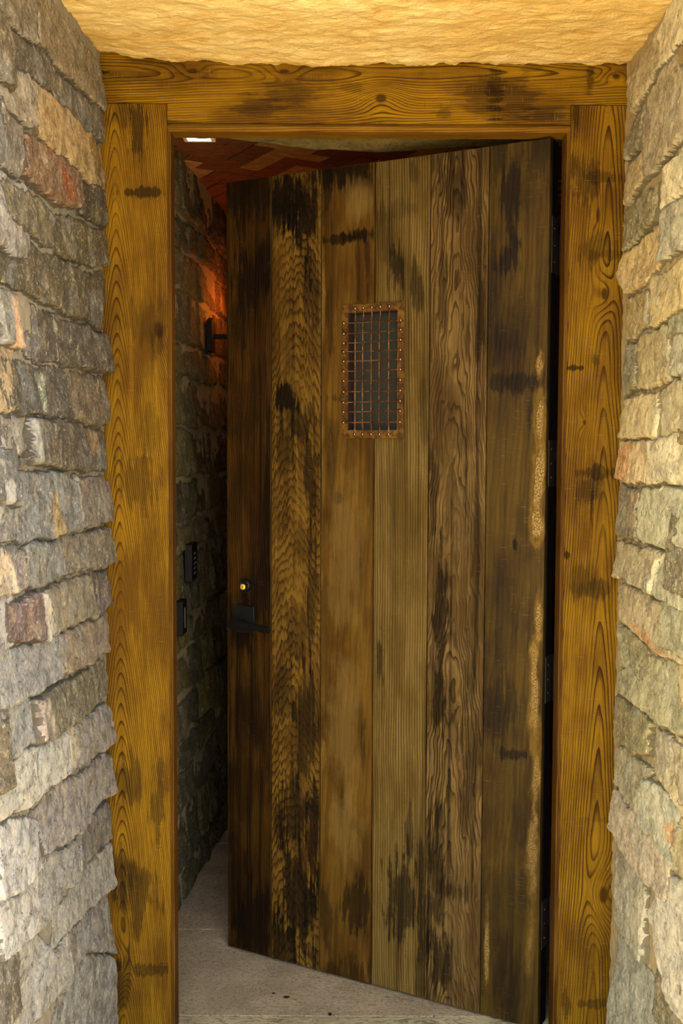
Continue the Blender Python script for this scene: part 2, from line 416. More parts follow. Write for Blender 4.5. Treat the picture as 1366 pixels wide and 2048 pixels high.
LO = [
 ([(76,1188),(93,1190),(96,1270),(91,1284),(78,1284)], (205,200,186)),
 ([(97,985),(106,985),(124,1072),(103,1074)], (178,158,112)),
 ([(0,1108),(24,1108),(31,1186),(0,1198)], (200,184,158)),
 ([(22,590),(38,590),(43,697),(24,692)], (196,164,132)),
 ([(76,835),(62,836),(56,930),(74,935)], (158,160,154)),
 ([(0,960),(22,965),(8,1080),(0,1082)], (176,176,168)),
 ([(84,270),(98,297),(140,350),(150,410),(130,400),(110,340)], (136,82,48)),
 ([(80,740),(92,735),(96,800),(88,828)], (158,168,152)),
 ([(195,270),(213,355),(212,385),(190,365),(180,280)], (132,108,58)),
 ([(140,1462),(160,1445),(160,1500),(146,1540),(138,1540)], (190,184,164)),
 ([(132,1880),(150,1862),(148,1950),(140,1960)], (196,190,176)),
 ([(68,1400),(86,1394),(92,1440),(94,1474),(72,1486)], (156,144,134)),
 ([(176,862),(200,862),(205,905),(186,910)], (140,120,92)),
 ([(150,958),(163,955),(158,1040),(152,1050)], (186,180,160)),
]
RW = 0.678
RP = [
 ([(1337,-60),(1400,-60),(1400,62),(1333,124),(1317,138),(1312,68)], .004, (196,186,150)),
 ([(1326,26),(1313,130),(1287,190),(1261,227),(1252,207),(1251,158),(1278,113)], .002, (178,160,118)),
 ([(1289,193),(1316,142),(1333,128),(1400,60),(1400,236),(1340,306),(1292,353),(1278,273)], .002, (132,120,94)),
 ([(1261,238),(1285,204),(1279,298),(1250,326),(1248,290)], .002, (104,94,70)),
 ([(1252,337),(1281,303),(1292,357),(1254,408),(1244,405)], .004, (160,136,90)),
 ([(1245,415),(1261,409),(1312,364),(1312,442),(1246,506)], .003, (98,88,52)),
 ([(1323,335),(1400,253),(1400,355),(1333,408),(1317,420)], .005, (214,202,158)),
 ([(1316,427),(1400,362),(1400,480),(1319,522)], .004, (176,172,142)),
 ([(1246,511),(1314,450),(1316,526),(1292,565),(1254,589),(1240,557)], .005, (190,158,94)),
 ([(1247,600),(1289,580),(1296,649),(1272,671),(1247,681)], .000, (132,108,56)),
 ([(1292,562),(1400,492),(1400,600),(1302,654)], .003, (170,146,86)),
 ([(1246,689),(1268,685),(1272,774),(1247,789)], .001, (88,76,44)),
 ([(1271,682),(1302,662),(1339,642),(1339,757),(1316,770),(1273,778)], .003, (148,128,78)),
 ([(1343,638),(1400,605),(1400,740),(1343,755)], .002, (182,176,138)),
 ([(1244,795),(1315,785),(1315,873),(1237,876)], .004, (188,164,106)),
 ([(1318,781),(1340,764),(1400,752),(1400,850),(1319,873)], .004, (182,164,112)),
 ([(1239,884),(1294,882),(1292,967),(1236,962)], .004, (200,166,108)),
 ([(1298,880),(1400,857),(1400,968),(1299,968)], .005, (206,190,142)),
 ([(1236,973),(1274,980),(1274,1078),(1233,1071)], .003, (106,92,64)),
 ([(1278,980),(1400,976),(1400,1108),(1278,1081)], .005, (172,168,126)),
 ([(1230,1082),(1321,1102),(1308,1190),(1261,1166),(1221,1153)], .008, (190,170,118)),
 ([(1324,1103),(1400,1119),(1400,1240),(1353,1214),(1311,1188)], .008, (178,174,132)),
 ([(1233,1172),(1261,1176),(1353,1230),(1400,1252),(1400,1340),(1322,1314),(1268,1266),(1235,1232)], .001, (182,158,110)),
 ([(1233,1242),(1268,1274),(1290,1303),(1288,1375),(1242,1328)], .000, (122,112,66)),
 ([(1293,1312),(1400,1350),(1400,1485),(1305,1443),(1240,1380),(1235,1345)], .001, (164,156,108)),
 ([(1227,1390),(1272,1415),(1301,1450),(1301,1510),(1265,1506),(1229,1479)], .005, (126,112,62)),
 ([(1230,1487),(1265,1512),(1304,1546),(1282,1560),(1277,1630),(1251,1599),(1230,1567)], .002, (132,122,88)),
 ([(1307,1456),(1400,1515),(1400,1635),(1326,1578),(1303,1532)], .003, (182,164,122)),
 ([(1285,1556),(1326,1586),(1400,1645),(1400,1727),(1347,1739),(1279,1643)], .004, (186,184,152)),
 ([(1229,1579),(1275,1637),(1340,1726),(1330,1807),(1292,1763),(1222,1659)], .006, (190,168,136)),
 ([(1224,1669),(1291,1770),(1291,1834),(1288,1925),(1229,1838)], .003, (146,138,112)),
 ([(1334,1754),(1400,1775),(1400,2090),(1340,1996),(1297,1827)], .004, (190,180,156)),
 ([(1229,1848),(1288,1938),(1360,2050),(1360,2120),(1226,2120)], .003, (148,148,130)),
]
RO = [
 ([(1318,885),(1340,880),(1360,960),(1325,965)], (228,216,170)),
 ([(1246,600),(1262,595),(1258,660),(1247,675)], (170,146,80)),
 ([(1284,620),(1292,590),(1296,645),(1290,650)], (214,200,160)),
 ([(1241,890),(1262,886),(1258,960),(1240,960)], (208,152,86)),
 ([(1265,1240),(1320,1290),(1340,1316),(1300,1300)], (206,156,92)),
 ([(1330,1630),(1345,1640),(1352,1700),(1338,1680)], (206,156,96)),
 ([(1254,985),(1274,985),(1274,1055),(1258,1050)], (158,140,104)),
 ([(1316,1110),(1326,1110),(1315,1190),(1306,1180)], (222,210,164)),
]
def toL(P, dx=0.0): return [on_x(px, py, LW) for px, py in P]
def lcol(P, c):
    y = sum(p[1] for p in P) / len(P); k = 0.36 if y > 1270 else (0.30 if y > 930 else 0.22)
    b = (176, 184, 188) if y > 1270 else (140, 146, 150)  # lower courses bluer and paler: own stone colour plus painted-in sky light
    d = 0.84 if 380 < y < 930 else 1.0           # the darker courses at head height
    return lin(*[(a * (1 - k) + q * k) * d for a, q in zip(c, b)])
def toR(P): return [on_x(px, py, RW) for px, py in P]
lpal = [(112,104,86),(92,86,78),(134,116,88),(112,114,114),(146,144,142),(150,134,104)]
rpal = [(182,164,112),(148,128,78),(172,168,126),(190,170,118),(132,122,88)]
M_STL = stone_mat('left_wall_stone')
M_STR = stone_mat('right_wall_stone', speck=(0.74, 0.66, 0.42), warm=(0.52, 0.42, 0.20), cool=(0.42, 0.44, 0.33), amt=0.8, contrast=0.8, warmth=0.25)
YL = min(on_x(4, 1000, LW)[0], 9); YR = on_x(1364, 1000, RW)[0]
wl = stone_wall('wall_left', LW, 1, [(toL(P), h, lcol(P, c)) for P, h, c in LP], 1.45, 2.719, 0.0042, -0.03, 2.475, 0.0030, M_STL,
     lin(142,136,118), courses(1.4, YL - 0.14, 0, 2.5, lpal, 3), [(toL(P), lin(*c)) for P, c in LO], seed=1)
tag(wl, 'porch wall of rough grey-brown ledge stone left of the timber frame', 'wall', kind='structure')
wr = stone_wall('wall_right', RW, -1, [(toR(P), h, tuple(1.25 * q for q in lin(*[a * .7 + w * .3 for a, w in zip(c, (186, 184, 152))]))) for P, h, c in RP], 1.45, 2.719, 0.0042, -0.03, 2.475, 0.0030, M_STR,
     lin(176,158,112), courses(1.4, YR - 0.12, 0, 2.5, rpal, 5), [(toR(P), lin(*c)) for P, c in RO], seed=4)
tag(wr, 'porch wall of rough yellowish ledge stone right of the timber frame', 'wall', kind='structure')

# ---- rough sandstone slab over the porch
def slab_mat():
    t = NT('yellow_sandstone'); p = t.obj(); x, y, z = t.sep(p)
    q = t.com(x, y * 1.6, z)
    a = t.noise(q, 3.2, 5, 0.6, 0.5); b = t.noise(q, 14.0, 6, 0.65, 0.6); f = t.noise(q, 60.0, 6, 0.7); r = t.noise(t.com(x * 7.0, y * 18.0, 1.0), 1.0, 5, 0.65, 1.2)
    c = t.mix(t.smooth(a, 0.35, 0.65), lin(230, 198, 124), lin(242, 220, 158))
    c = t.mix(t.smooth(b, 0.52, 0.68) * 0.45, c, lin(248, 232, 182))
    c = t.mix(t.smooth(b, 0.46, 0.33) * 0.5, c, lin(206, 160, 72))
    c = t.mix(t.smooth(r, 0.62, 0.72) * 0.35, c, lin(200, 150, 70))
    c = t.mix(t.smooth(f, 0.62, 0.74) * 0.6, c, lin(120, 82, 30))
    t.bump(b * 1.5 + f * 0.6 + r * 0.45, 0.008, 1.0)
    return t.done(c, 0.9, 0, 0.2)
ux = np.arange(-0.70, 0.80, 0.005); uy = np.arange(1.40, 2.7195, 0.005); uy[-1] = 2.719
A, B = np.meshgrid(ux, uy, indexing='ij')
edge_x = [on_y(px, py, YF)[0] for px, py in [(205,110),(300,125),(400,128),(520,133),(640,138),(700,135),(900,133),(980,128),(1258,131)]]
edge_z = [on_y(px, py, YF)[1] for px, py in [(205,110),(300,125),(400,128),(520,133),(640,138),(700,135),(900,133),(980,128),(1258,131)]]
ez = np.interp(A, edge_x, edge_z)
wgt = np.clip((B - 2.3) / 0.42, 0, 1)
Zc = 2.440 * (1 - wgt) + ez * wgt + fbm(A * 5, B * 8, 4) * 0.012 + fbm(A * 26, B * 40, 4, 0.6) * 0.010 + np.abs(fbm(A * 9, B * 20 + A * 8, 3)) * 0.006
lipn = fbm(A * 30, B * 0 + 3, 4, 0.6); Zc += np.clip((B - 2.69) / 0.03, 0, 1) * (0.006 + lipn * 0.016)
ceil = field_mesh('ceiling', A, B, Zc, slab_mat(), np.ones(A.shape + (3,)), np.ones(A.shape), flip=True)
tag(ceil, 'rough yellow sandstone slab over the porch', 'ceiling', kind='structure')
M_ROOF = plain('roof_stone', lin(150, 130, 96), 0.9, scale=8)
bm = bmesh.new(); box(bm, -3.0, 3.0, 1.40, 2.719, 2.49, 3.4)
box(bm, -3.0, -0.600, 1.452, 2.71, -0.02, 2.49); box(bm, 0.700, 3.0, 1.452, 2.71, -0.02, 2.49)
tag(mesh_obj('wall_porch_core', bm, M_ROOF), 'masonry core behind the porch stones and above the slab', 'wall', kind='structure')

# ---- paving outside
def floor_mat(name, ca, cb, joints=None, sc=1.0):
    t = NT(name); p = t.geo(); x, y, z = t.sep(p)
    wv = t.noise(t.com(x * 90.0, y * 150.0, 0.0), sc, 3, 0.6, 1.6); n = t.noise(p, 7.0, 5, 0.6); f = t.noise(p, 260.0, 3, 0.7)
    c = t.mix(t.smooth(n, 0.35, 0.65), ca, cb)
    c = t.mix(t.smooth(wv, 0.5, 0.36) * 0.7, c, tuple(k * 0.35 for k in ca))
    c = t.mix(t.smooth(wv, 0.56, 0.68) * 0.5, c, tuple(min(1, k * 1.35) for k in cb))
    c = t.mix(t.smooth(f, 0.6, 0.75) * 0.3, c, tuple(k * 0.4 for k in ca))
    t.bump(wv * 1.3 + f * 0.4, 0.004, 1.0)
    return t.done(c, 0.8, 0, 0.3)
M_FLOOR = floor_mat('combed_limestone', lin(150, 135, 112), lin(170, 154, 128))
M_PAVE = floor_mat('sandstone_paving', lin(206, 178, 130), lin(222, 196, 150))
M_SILL = floor_mat('worn_stone_sill', lin(150, 140, 112), lin(168, 158, 128), sc=0.25)
bm = bmesh.new(); box(bm, -8, 8, -9, 2.62, -0.08, -0.012)
tag(mesh_obj('floor_porch', bm, M_PAVE), 'sunlit sandstone paving in front of the porch', 'paving', kind='structure')
bm = bmesh.new(); box(bm, -0.62, 0.74, 2.62, 2.826, -0.08, 0.0, bev=0.003)
tag(mesh_obj('trim_1', bm, M_SILL), 'grey-green stone sill under the door frame', 'sill', kind='structure')
bm = bmesh.new()
for ya, yb in ((2.829, 3.348), (3.352, 4.10), (4.104, 5.2)):
    for xa, xb in ((-0.62, 0.70), (0.704, 1.6)): box(bm, xa, xb, ya, yb, -0.08, 0.0, bev=0.002)
box(bm, -0.62, 1.6, 2.83, 5.2, -0.09, -0.006)
tag(mesh_obj('floor', bm, M_FLOOR), 'combed limestone floor slabs inside the doorway', 'floor', kind='structure')

# ---- timber frame -------------------------------------------------
AMB_L = (0.240, 0.130, 0.006); AMB_D = (0.088, 0.040, 0.003); AMB_N = (0.030, 0.011, 0.002)
xl0 = -0.640; xl1 = on_y(336, 1100, YF)[0] ; xr0 = on_y(1128, 1100, YF)[0]; xr1 = 0.735
xl1 = -0.4305; xr0 = 0.5565
zt = 2.3455; zb = 2.3000; ztop = 2.478
def fl(px, py, x0): X, Z = on_y(px, py, YF); return X - x0, Z
def ell(lst, x0, k=F / YF):
    out = []
    for (px, py, rx, ry, A) in lst:
        a, l = fl(px, py, x0); out.append((a, l, rx / k, ry / k, A))
    return out
def ellx(lst):                                  # for the beam: across = height, along = x
    k = F / YF; out = []
    for (px, py, rx, ry, A) in lst:
        X, Z = on_y(px, py, YF); out.append((Z, X, ry / k, rx / k, A))
    return out
a_left = fl(237, 1000, xl0)[0]
M_PL = wood('left_post_fir', AMB_L, AMB_D, AMB_N, a0=a_left, d=0.018, k1=210, k2=24, wob=0.004, k3=0.8, k4=1.3, seed=1.0,
     knots=ell([(237,1930,24,56,6.0),(318,660,34,70,4.0)], xl0), linew=0.42, grain=0.95, bump=0.001, marks=0.35,
     stains_shade=ell([(285,385,45,9,.75),(275,250,16,60,.7),(300,640,40,40,.35),(275,960,46,46,.45),(300,870,30,40,.28),(250,1560,30,50,.5),(312,1610,16,80,.5),(270,1800,46,60,.55),(240,1760,22,60,.45),(300,1940,40,12,.55),(240,230,26,24,.4),(250,1960,12,46,.5),(320,690,20,30,.4)], xl0))
M_PR = wood('right_post_fir', AMB_L, AMB_D, AMB_N, a0=fl(1196, 1500, xr0)[0], d=0.020, k1=165, k2=9.0, wob=0.005, k3=0.8, seed=5.0,
     knots=ell([(1209,588,22,46,4.0),(1169,845,10,20,2.0),(1207,1790,30,72,7.0),(1196,430,12,60,2.0)], xr0), linew=0.5, grain=1.0, marks=0.4,
     stains_shade=ell([(1165,370,30,46,.6),(1200,355,36,12,.5),(1190,500,30,30,.45),(1215,510,40,10,.4),(1150,230,10,40,.55),(1152,736,20,5,.8),(1190,945,50,12,.6),(1180,975,26,30,.55),(1184,1030,4,60,.7),(1190,1180,34,18,.5),(1168,1160,24,34,.35),(1188,720,12,16,.5),(1195,2008,46,8,.5),(1135,2010,14,26,.5),(1134,1110,6,6,.8),(1200,1640,40,5,.2)], xr0))
M_LN = wood('lintel_fir', (0.285, 0.156, 0.005), AMB_D, AMB_N, along='X', a0=on_y(568, 146, YF)[1], d=0.016, k1=170, k2=7.0, wob=0.006, k3=1.0, seed=9.0,
     knots=ellx([(568,143,46,16,3.0),(762,196,46,30,5.0),(1232,152,30,14,3.5),(385,142,40,14,2.5)]), linew=0.5, grain=1.0, marks=0.35,
     stains_shade=ellx([(520,215,46,20,.45),(580,190,60,24,.45),(990,180,16,46,.6),(960,190,40,40,.45),(1030,200,36,34,.5),(1090,230,40,14,.5),(350,245,40,5,.6),(262,150,60,14,.3),(330,120,110,8,.4),(1180,160,10,22,.55),(890,228,20,12,.45),(760,250,30,6,.45),(700,172,24,10,.35),(1060,135,20,6,.4)]))
M_LIN = wood('lining_fir', (0.27, 0.14, 0.012), (0.14, 0.065, 0.006), AMB_N, along='X', a0=2.6, d=0.02, k1=160, k2=2, seed=13.0, marks=0.2)
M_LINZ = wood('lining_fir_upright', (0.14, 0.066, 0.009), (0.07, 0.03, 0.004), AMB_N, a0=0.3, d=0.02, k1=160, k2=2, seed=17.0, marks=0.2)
def post(name, x0, x1, mat, lab):
    bm = bmesh.new(); box(bm, 0, x1 - x0, 0, 0.052, 0.0, zt, bev=0.0016)
    o = mesh_obj(name, bm, mat); o.location = (x0, YF, 0.0); return tag(o, lab, 'door frame', kind='structure')
post('trim_2', xl0, xl1, M_PL, 'amber fir post on the left of the doorway with arched grain')
post('trim_3', xr0, xr1, M_PR, 'amber fir post on the right of the doorway with dark knots')
bm = bmesh.new(); e = 0.0012
prism(bm, [(xl0, zt + e), (xl1 + e, zt + e), (xl1 + e, zb), (xr0 - e, zb), (xr0 - e, zt + e), (xr1, zt + e), (xr1, ztop), (xl0, ztop)], 0, 0.052, bev=0.0012)
o = mesh_obj('trim_4', bm, M_LN); o.location = (0, YF, 0)
tag(o, 'amber fir beam lying across the top of the doorway', 'door frame', kind='structure')
# inner lining with a stepped edge, mitred at the corners
zl = on_y(700, 264, YF + 0.008)[1]; xll = xl1 + 0.0085; xlr = xr0 - 0.0085
bm = bmesh.new()
box(bm, xl1 - 0.03, xr0 + 0.03, 0.014, 0.030, zl + 0.012, zb + 0.03, bev=0.002)
box(bm, xl1 - 0.03, xr0 + 0.03, 0.008, 0.068, zl, zb - 0.0035, bev=0.003); box(bm, xl1 - 0.03, xr0 + 0.03, 0.030, 0.068, zb - 0.004, zb + 0.02)
o = mesh_obj('trim_5', bm, M_LIN); o.location = (0, YF, 0); tag(o, 'stepped fir lining under the beam', 'door lining', kind='structure')
for nm, s, xa, lab in (('trim_6', 1, xl1, 'narrow fir lining on the inside of the left post'), ('trim_7', -1, xr0, 'narrow fir lining on the inside of the right post')):
    bm = bmesh.new()
    for d0, d1, w in ((0.006, 0.030, 0.003), (0.010, 0.068, 0.0085)):
        a, b = sorted((-s * 0.03, s * w)); box(bm, a, b, d0, d1, 0.0, zl + 0.008, bev=0.002)
    o = mesh_obj(nm, bm, M_LINZ); o.location = (xa, YF, 0); tag(o, lab, 'door lining', kind='structure')

# ---- the room behind the door -------------------------------------
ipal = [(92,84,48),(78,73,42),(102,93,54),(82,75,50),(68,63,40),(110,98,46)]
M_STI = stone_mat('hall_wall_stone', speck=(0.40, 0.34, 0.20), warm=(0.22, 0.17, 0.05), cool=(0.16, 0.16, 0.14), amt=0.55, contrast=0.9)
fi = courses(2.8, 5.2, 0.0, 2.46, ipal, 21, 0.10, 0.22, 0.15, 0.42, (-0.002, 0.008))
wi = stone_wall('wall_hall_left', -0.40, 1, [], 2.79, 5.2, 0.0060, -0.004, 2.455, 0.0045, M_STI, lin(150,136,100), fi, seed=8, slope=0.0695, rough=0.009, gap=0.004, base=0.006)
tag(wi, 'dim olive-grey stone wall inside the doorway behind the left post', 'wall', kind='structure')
M_HALL = plain('hall_masonry', lin(110, 96, 70), 0.9, scale=6)
bm = bmesh.new()
box(bm, -0.9, 1.7, 5.2, 5.35, -0.08, 2.6); box(bm, 1.6, 1.75, 2.79, 5.2, -0.08, 2.6)
tag(mesh_obj('wall_hall_back', bm, M_HALL), 'dark far wall of the hall behind the door', 'wall', kind='structure')
bm = bmesh.new()
box(bm, -0.95, -0.63, 2.74, 5.3, -0.08, 2.75); box(bm, 0.60, 1.7, 2.775, 2.80, -0.08, 2.75); box(bm, -0.9, 1.75, 2.74, 2.79, 2.42, 2.75); box(bm, -0.7, -0.46, 2.775, 2.80, -0.08, 2.6); box(bm, -0.9, 1.75, 2.74, 5.4, 2.60, 2.75)
tag(mesh_obj('wall_hall_front', bm, M_HALL), 'masonry core around the back of the door frame', 'wall', kind='structure')
# brick ceiling laid in a herringbone
M_BR = [plain('brick_red', lin(104, 58, 32), 0.8, scale=30, bump=0.002), plain('brick_brown', lin(88, 54, 32), 0.8, scale=30, bump=0.002), plain('brick_ochre', lin(160, 126, 76), 0.8, scale=30, bump=0.002), plain('brick_joint', lin(70, 48, 34), 0.9)]
bm = bmesh.new(); r = random.Random(4); w = 0.075; L = 0.20; zc = 2.437
def brick(cx, cy, lx, ly, mi):
    R = Matrix.Rotation(math.radians(30), 4, 'Z')
    n0 = len(bm.verts); rr = bmesh.ops.create_cube(bm, size=1.0)
    dz = r.uniform(-0.002, 0.002)
    for v in rr['verts']:
        v.co = R @ Vector((cx + v.co.x * (lx - 0.004), cy + v.co.y * (ly - 0.004), 0)) + Vector((0.2, 3.9, zc + 0.02 + v.co.z * 0.04 + dz))
    for f in {f for v in rr['verts'] for f in v.link_faces}: f.material_index = mi
    if not all(-0.75 < v.co.x < 1.7 and 2.80 < v.co.y < 5.3 for v in rr['verts']): bmesh.ops.delete(bm, geom=rr['verts'], context='VERTS')
for i in range(-26, 27):
    for j in range(-12, 13):
        ox, oy = i * w + j * L * 1.0, i * w - j * L
        pick = lambda: 2 if r.random() < 0.22 else r.choice((0, 0, 1))
        brick(ox + L / 2, oy + w / 2, L, w, pick()); brick(ox + w / 2 + L, oy + w - L / 2, w, L, pick())
box(bm, -0.75, 1.75, 2.79, 5.3, 2.474, 2.5, 3)
tag(mesh_obj('ceiling_hall', bm, M_BR), 'red and ochre brick ceiling laid in a herringbone inside', 'ceiling', kind='structure')
# rough stone lintel slab behind the frame
ux = np.arange(-0.47, 0.80, 0.006); tv = np.linspace(0, 1, 40)
A, T = np.meshgrid(ux, tv, indexing='ij')
ZS = 2.322
sx, sy = [], []
for px, py in [(440,276),(480,281),(560,289),(640,301),(750,306),(860,302),(960,296),(1100,292)]:
    d = ray(px, py); k = (ZS - HC) / d[2]; sx.append(d[0] * k); sy.append(d[1] * k)
ex = np.interp(A, sx, sy) + fbm(A * 9, A * 0, 4) * 0.04
Bv = 2.792 + (ex - 2.792) * np.clip(T / 0.9, 0, 1)
Zs = ZS + fbm(A * 9, Bv * 9, 4) * 0.010 + np.clip((T - 0.9) / 0.1, 0, 1) * 0.115
o = field_mesh('trim_8', A, Bv, Zs, M_STI, np.ones(A.shape + (3,)) * np.array(lin(128, 116, 66)), np.full(A.shape, .5), flip=True)
tag(o, 'rough greenish stone slab over the inner side of the doorway', 'lintel', kind='structure')

# ================================================================== DOOR
seam_px = [1089, 970, 855, 746, 641, 542, 452]
su = [on_door(px, 1100)[0] for px in seam_px]; su[0] = 0.0; su[-1] = DW
hu1, hz1 = on_door(697, 626.5); hu0, _ = on_door(796, 626.5); _, hz0 = on_door(746, 860)   # opening behind the grille
def dell(lst):
    out = []
    for (px, py, rx, ry, A) in lst:
        u, v = on_door(px, py); ku = abs(on_door(px + 10, py)[0] - u) / 10; kv = abs(on_door(px, py + 10)[1] - v) / 10
        out.append((-u, v, rx * ku, ry * kv, A))
    return out
ua = lambda px: -on_door(px, 1100)[0]
BLK = (0.0045, 0.0028, 0.0014)
PK = [
 wood('door_plank_dark_smooth', (0.070, 0.042, 0.004), (0.019, 0.010, 0.0015), (0.03, 0.014, 0.004), a0=ua(1150), k1=70, k2=4, seed=21, grain=0.35, patch=1.0, streak=0.35, stain_col=BLK, marks=0.15, pale=(0.46,0.33,0.13), rough=0.55, spec=0.12,
   stains_shade=dell([(1020,400,22,70,.8),(1018,520,22,40,.85),(1000,300,20,60,.6),(1080,310,26,50,.5),(1030,765,70,18,.75),(1030,655,50,50,.35),(1040,1510,40,12,.8),(1000,1420,40,60,.5),(1020,1250,40,80,.35),(1000,1850,60,160,.35),(985,560,12,90,.5),(1030,1090,5,14,.9),(1074,1078,6,7,1.),(1060,830,8,30,.5),(1000,700,40,30,.35),(1040,1980,60,70,.3)]),
   crust=dell([(1079,860,10,60,.95),(1076,960,11,70,.95),(1072,1050,11,30,.9),(1078,730,7,26,.7),(1076,1240,7,50,.7),(1070,1330,8,50,.6),(1070,1420,9,90,.6),(1070,1560,8,90,.45),(1066,1720,9,90,.35),(1060,1880,9,60,.3),(974,1900,4,60,.6)])),
 wood('door_plank_weathered_wavy', (0.185, 0.116, 0.036), (0.052, 0.029, 0.007), (0.026, 0.014, 0.004), a0=ua(905), d=0.02, k1=120, k2=9, wob=0.012, k3=1.6, k4=3.5, seed=27, grain=0.95, jag=0.5, streak=0.75, patch=0.8, stain_col=BLK, marks=0.15, bump=0.0025, linew=0.6, pale=(0.40,0.28,0.12),
   stains_shade=dell([(880,1300,14,190,.8),(905,380,26,70,.6),(875,1750,20,130,.7),(940,1500,20,160,.45),(960,640,10,80,.55),(870,960,10,80,.6),(880,1920,20,60,.8),(930,880,30,30,.35),(915,1030,30,60,.3),(885,560,10,80,.5),(900,1780,30,20,.6)])),
 wood('door_plank_grey_striped', (0.175, 0.118, 0.032), (0.078, 0.048, 0.009), (0.045, 0.024, 0.004), a0=ua(700), d=0.01, k1=135, k2=1.0, wob=0.004, k3=0.5, seed=33, grain=0.95, streak=0.5, patch=0.8, stain_col=BLK, marks=0.15, bump=0.0025, linew=0.62, pale=(0.36,0.26,0.11),
   stains_shade=dell([(795,530,13,46,.8),(835,575,9,60,.7),(805,1790,30,80,.8),(842,1780,10,120,.7),(760,1330,8,50,.7),(820,1680,9,60,.6),(828,350,10,30,.4),(800,420,40,20,.3),(770,470,20,60,.3),(848,830,8,90,.4),(842,1950,12,60,.5)])),
 wood('door_plank_brown_plain', (0.125, 0.067, 0.009), (0.048, 0.023, 0.003), (0.045, 0.018, 0.004), a0=ua(800), d=0.03, k1=50, k2=3.0, k3=1.0, seed=39, grain=0.4, patch=0.9, streak=0.3, stain_col=BLK, marks=0.15, pale=(0.19,0.122,0.032), rough=0.6,
   stains_shade=dell([(690,345,60,42,.9),(725,468,28,14,.9),(680,478,46,8,.8),(655,395,12,60,.6),(735,520,6,60,.55),(715,530,5,60,.45),(660,640,10,60,.45),(665,890,14,60,.35),(679,996,9,12,.8),(720,1810,30,60,.75),(650,1840,14,60,.5),(724,1470,8,60,.6),(664,940,8,70,.4),(690,1980,60,60,.6),(722,1140,10,60,.3),(684,1600,8,60,.4),(690,796,30,8,.5)]),  # dark top: staining, with shade from standing deeper inside painted in
   lights=dell([(715,400,26,44,.5),(690,1100,36,180,.35),(690,1450,34,150,.4),(690,1660,34,80,.4)]),
   crust=dell([(645,560,4,40,.6),(644,640,4,50,.7),(645,1510,5,30,.9),(643,1150,3,30,.6),(645,870,3,30,.4)])),
 wood('door_plank_scalloped_oak', (0.19, 0.104, 0.014), (0.060, 0.029, 0.004), (0.022, 0.009, 0.002), a0=ua(588), d=0.03, k1=52, k2=31, wob=0.014, k3=1.3, k4=1.8, jag=1.9, seed=45, grain=0.85, stain_col=BLK, marks=0.15, bump=0.003, linew=0.6, patch=0.8, streak=0.4, pale=(0.38,0.22,0.06),
   stains_shade=dell([(575,400,36,60,.9),(615,430,26,90,.9),(560,440,16,40,.8),(570,800,26,26,.95),(600,840,36,36,.7),(622,960,12,90,.7),(570,900,24,60,.45),(610,1090,24,40,.4),(600,1260,26,60,.5),(570,1400,22,60,.55),(610,1450,26,100,.7),(590,1630,30,60,.75),(560,1640,14,60,.6),(600,1800,40,120,.85),(625,1700,14,120,.85),(570,1900,30,60,.7),(622,560,14,100,.6),(625,1200,10,120,.6),(550,700,8,100,.35)])),  # topmost marks mix real stain with painted indoor shade
 wood('door_plank_dark_streaked', (0.056, 0.025, 0.003), (0.012, 0.005, 0.001), (0.026, 0.011, 0.004), a0=ua(400), d=0.03, k1=120, k2=1.0, seed=51, grain=0.4, streak=0.85, stain_col=BLK, marks=0.15, pale=(0.30,0.15,0.04), rough=0.45, patch=0.8,
   stains_shade=dell([(500,390,60,60,.75),(500,560,40,60,.75),(535,520,10,60,.7),(480,620,20,70,.5),(500,800,40,80,.4),(470,1010,14,90,.45),(520,1180,30,70,.7),(480,1250,26,60,.8),(500,1420,40,80,.6),(490,1570,40,60,.5),(470,1760,20,100,.6),(510,1850,40,80,.75),(535,1000,8,120,.5)])),  # first mark, at the top, is part stain, part painted shade
]
M_EDGE = wood('door_edge_grain', (0.06, 0.024, 0.006), (0.035, 0.014, 0.004), (0.03, 0.012, 0.004), a0=0.2, d=0.02, k1=300, k2=1, seed=60, stain_col=BLK)
door = empty('door_1', (HX, HY, DZ), 0.0)
door.rotation_euler = (0, 0, -ANG)
# local frame of the door: +x runs from the free edge to the hinge, so the leaf lies at x<0; -y faces the photographer
tag(door, 'heavy door of six weathered planks standing ajar in the timber frame', 'door', kind='structure')
bm = bmesh.new(); g = 0.0011; TH = 0.046
for i in range(6):
    a, b = -su[i + 1] + g, -su[i] - g
    if i == 2:      pts = [(a, 0), (b, 0), (b, DH), (a, DH), (a, hz1), (-hu0, hz1), (-hu0, hz0), (a, hz0)]
    elif i == 3:    pts = [(a, 0), (b, 0), (b, hz0), (-hu1, hz0), (-hu1, hz1), (b, hz1), (b, DH), (a, DH)]
    else:           pts = [(a, 0), (b, 0), (b, DH), (a, DH)]
    prism(bm, pts, 0.0012 * ((i * 7) % 3), TH, mi=i, bev=0.0014)
leaf = mesh_obj('door_leaf', bm, PK, door)
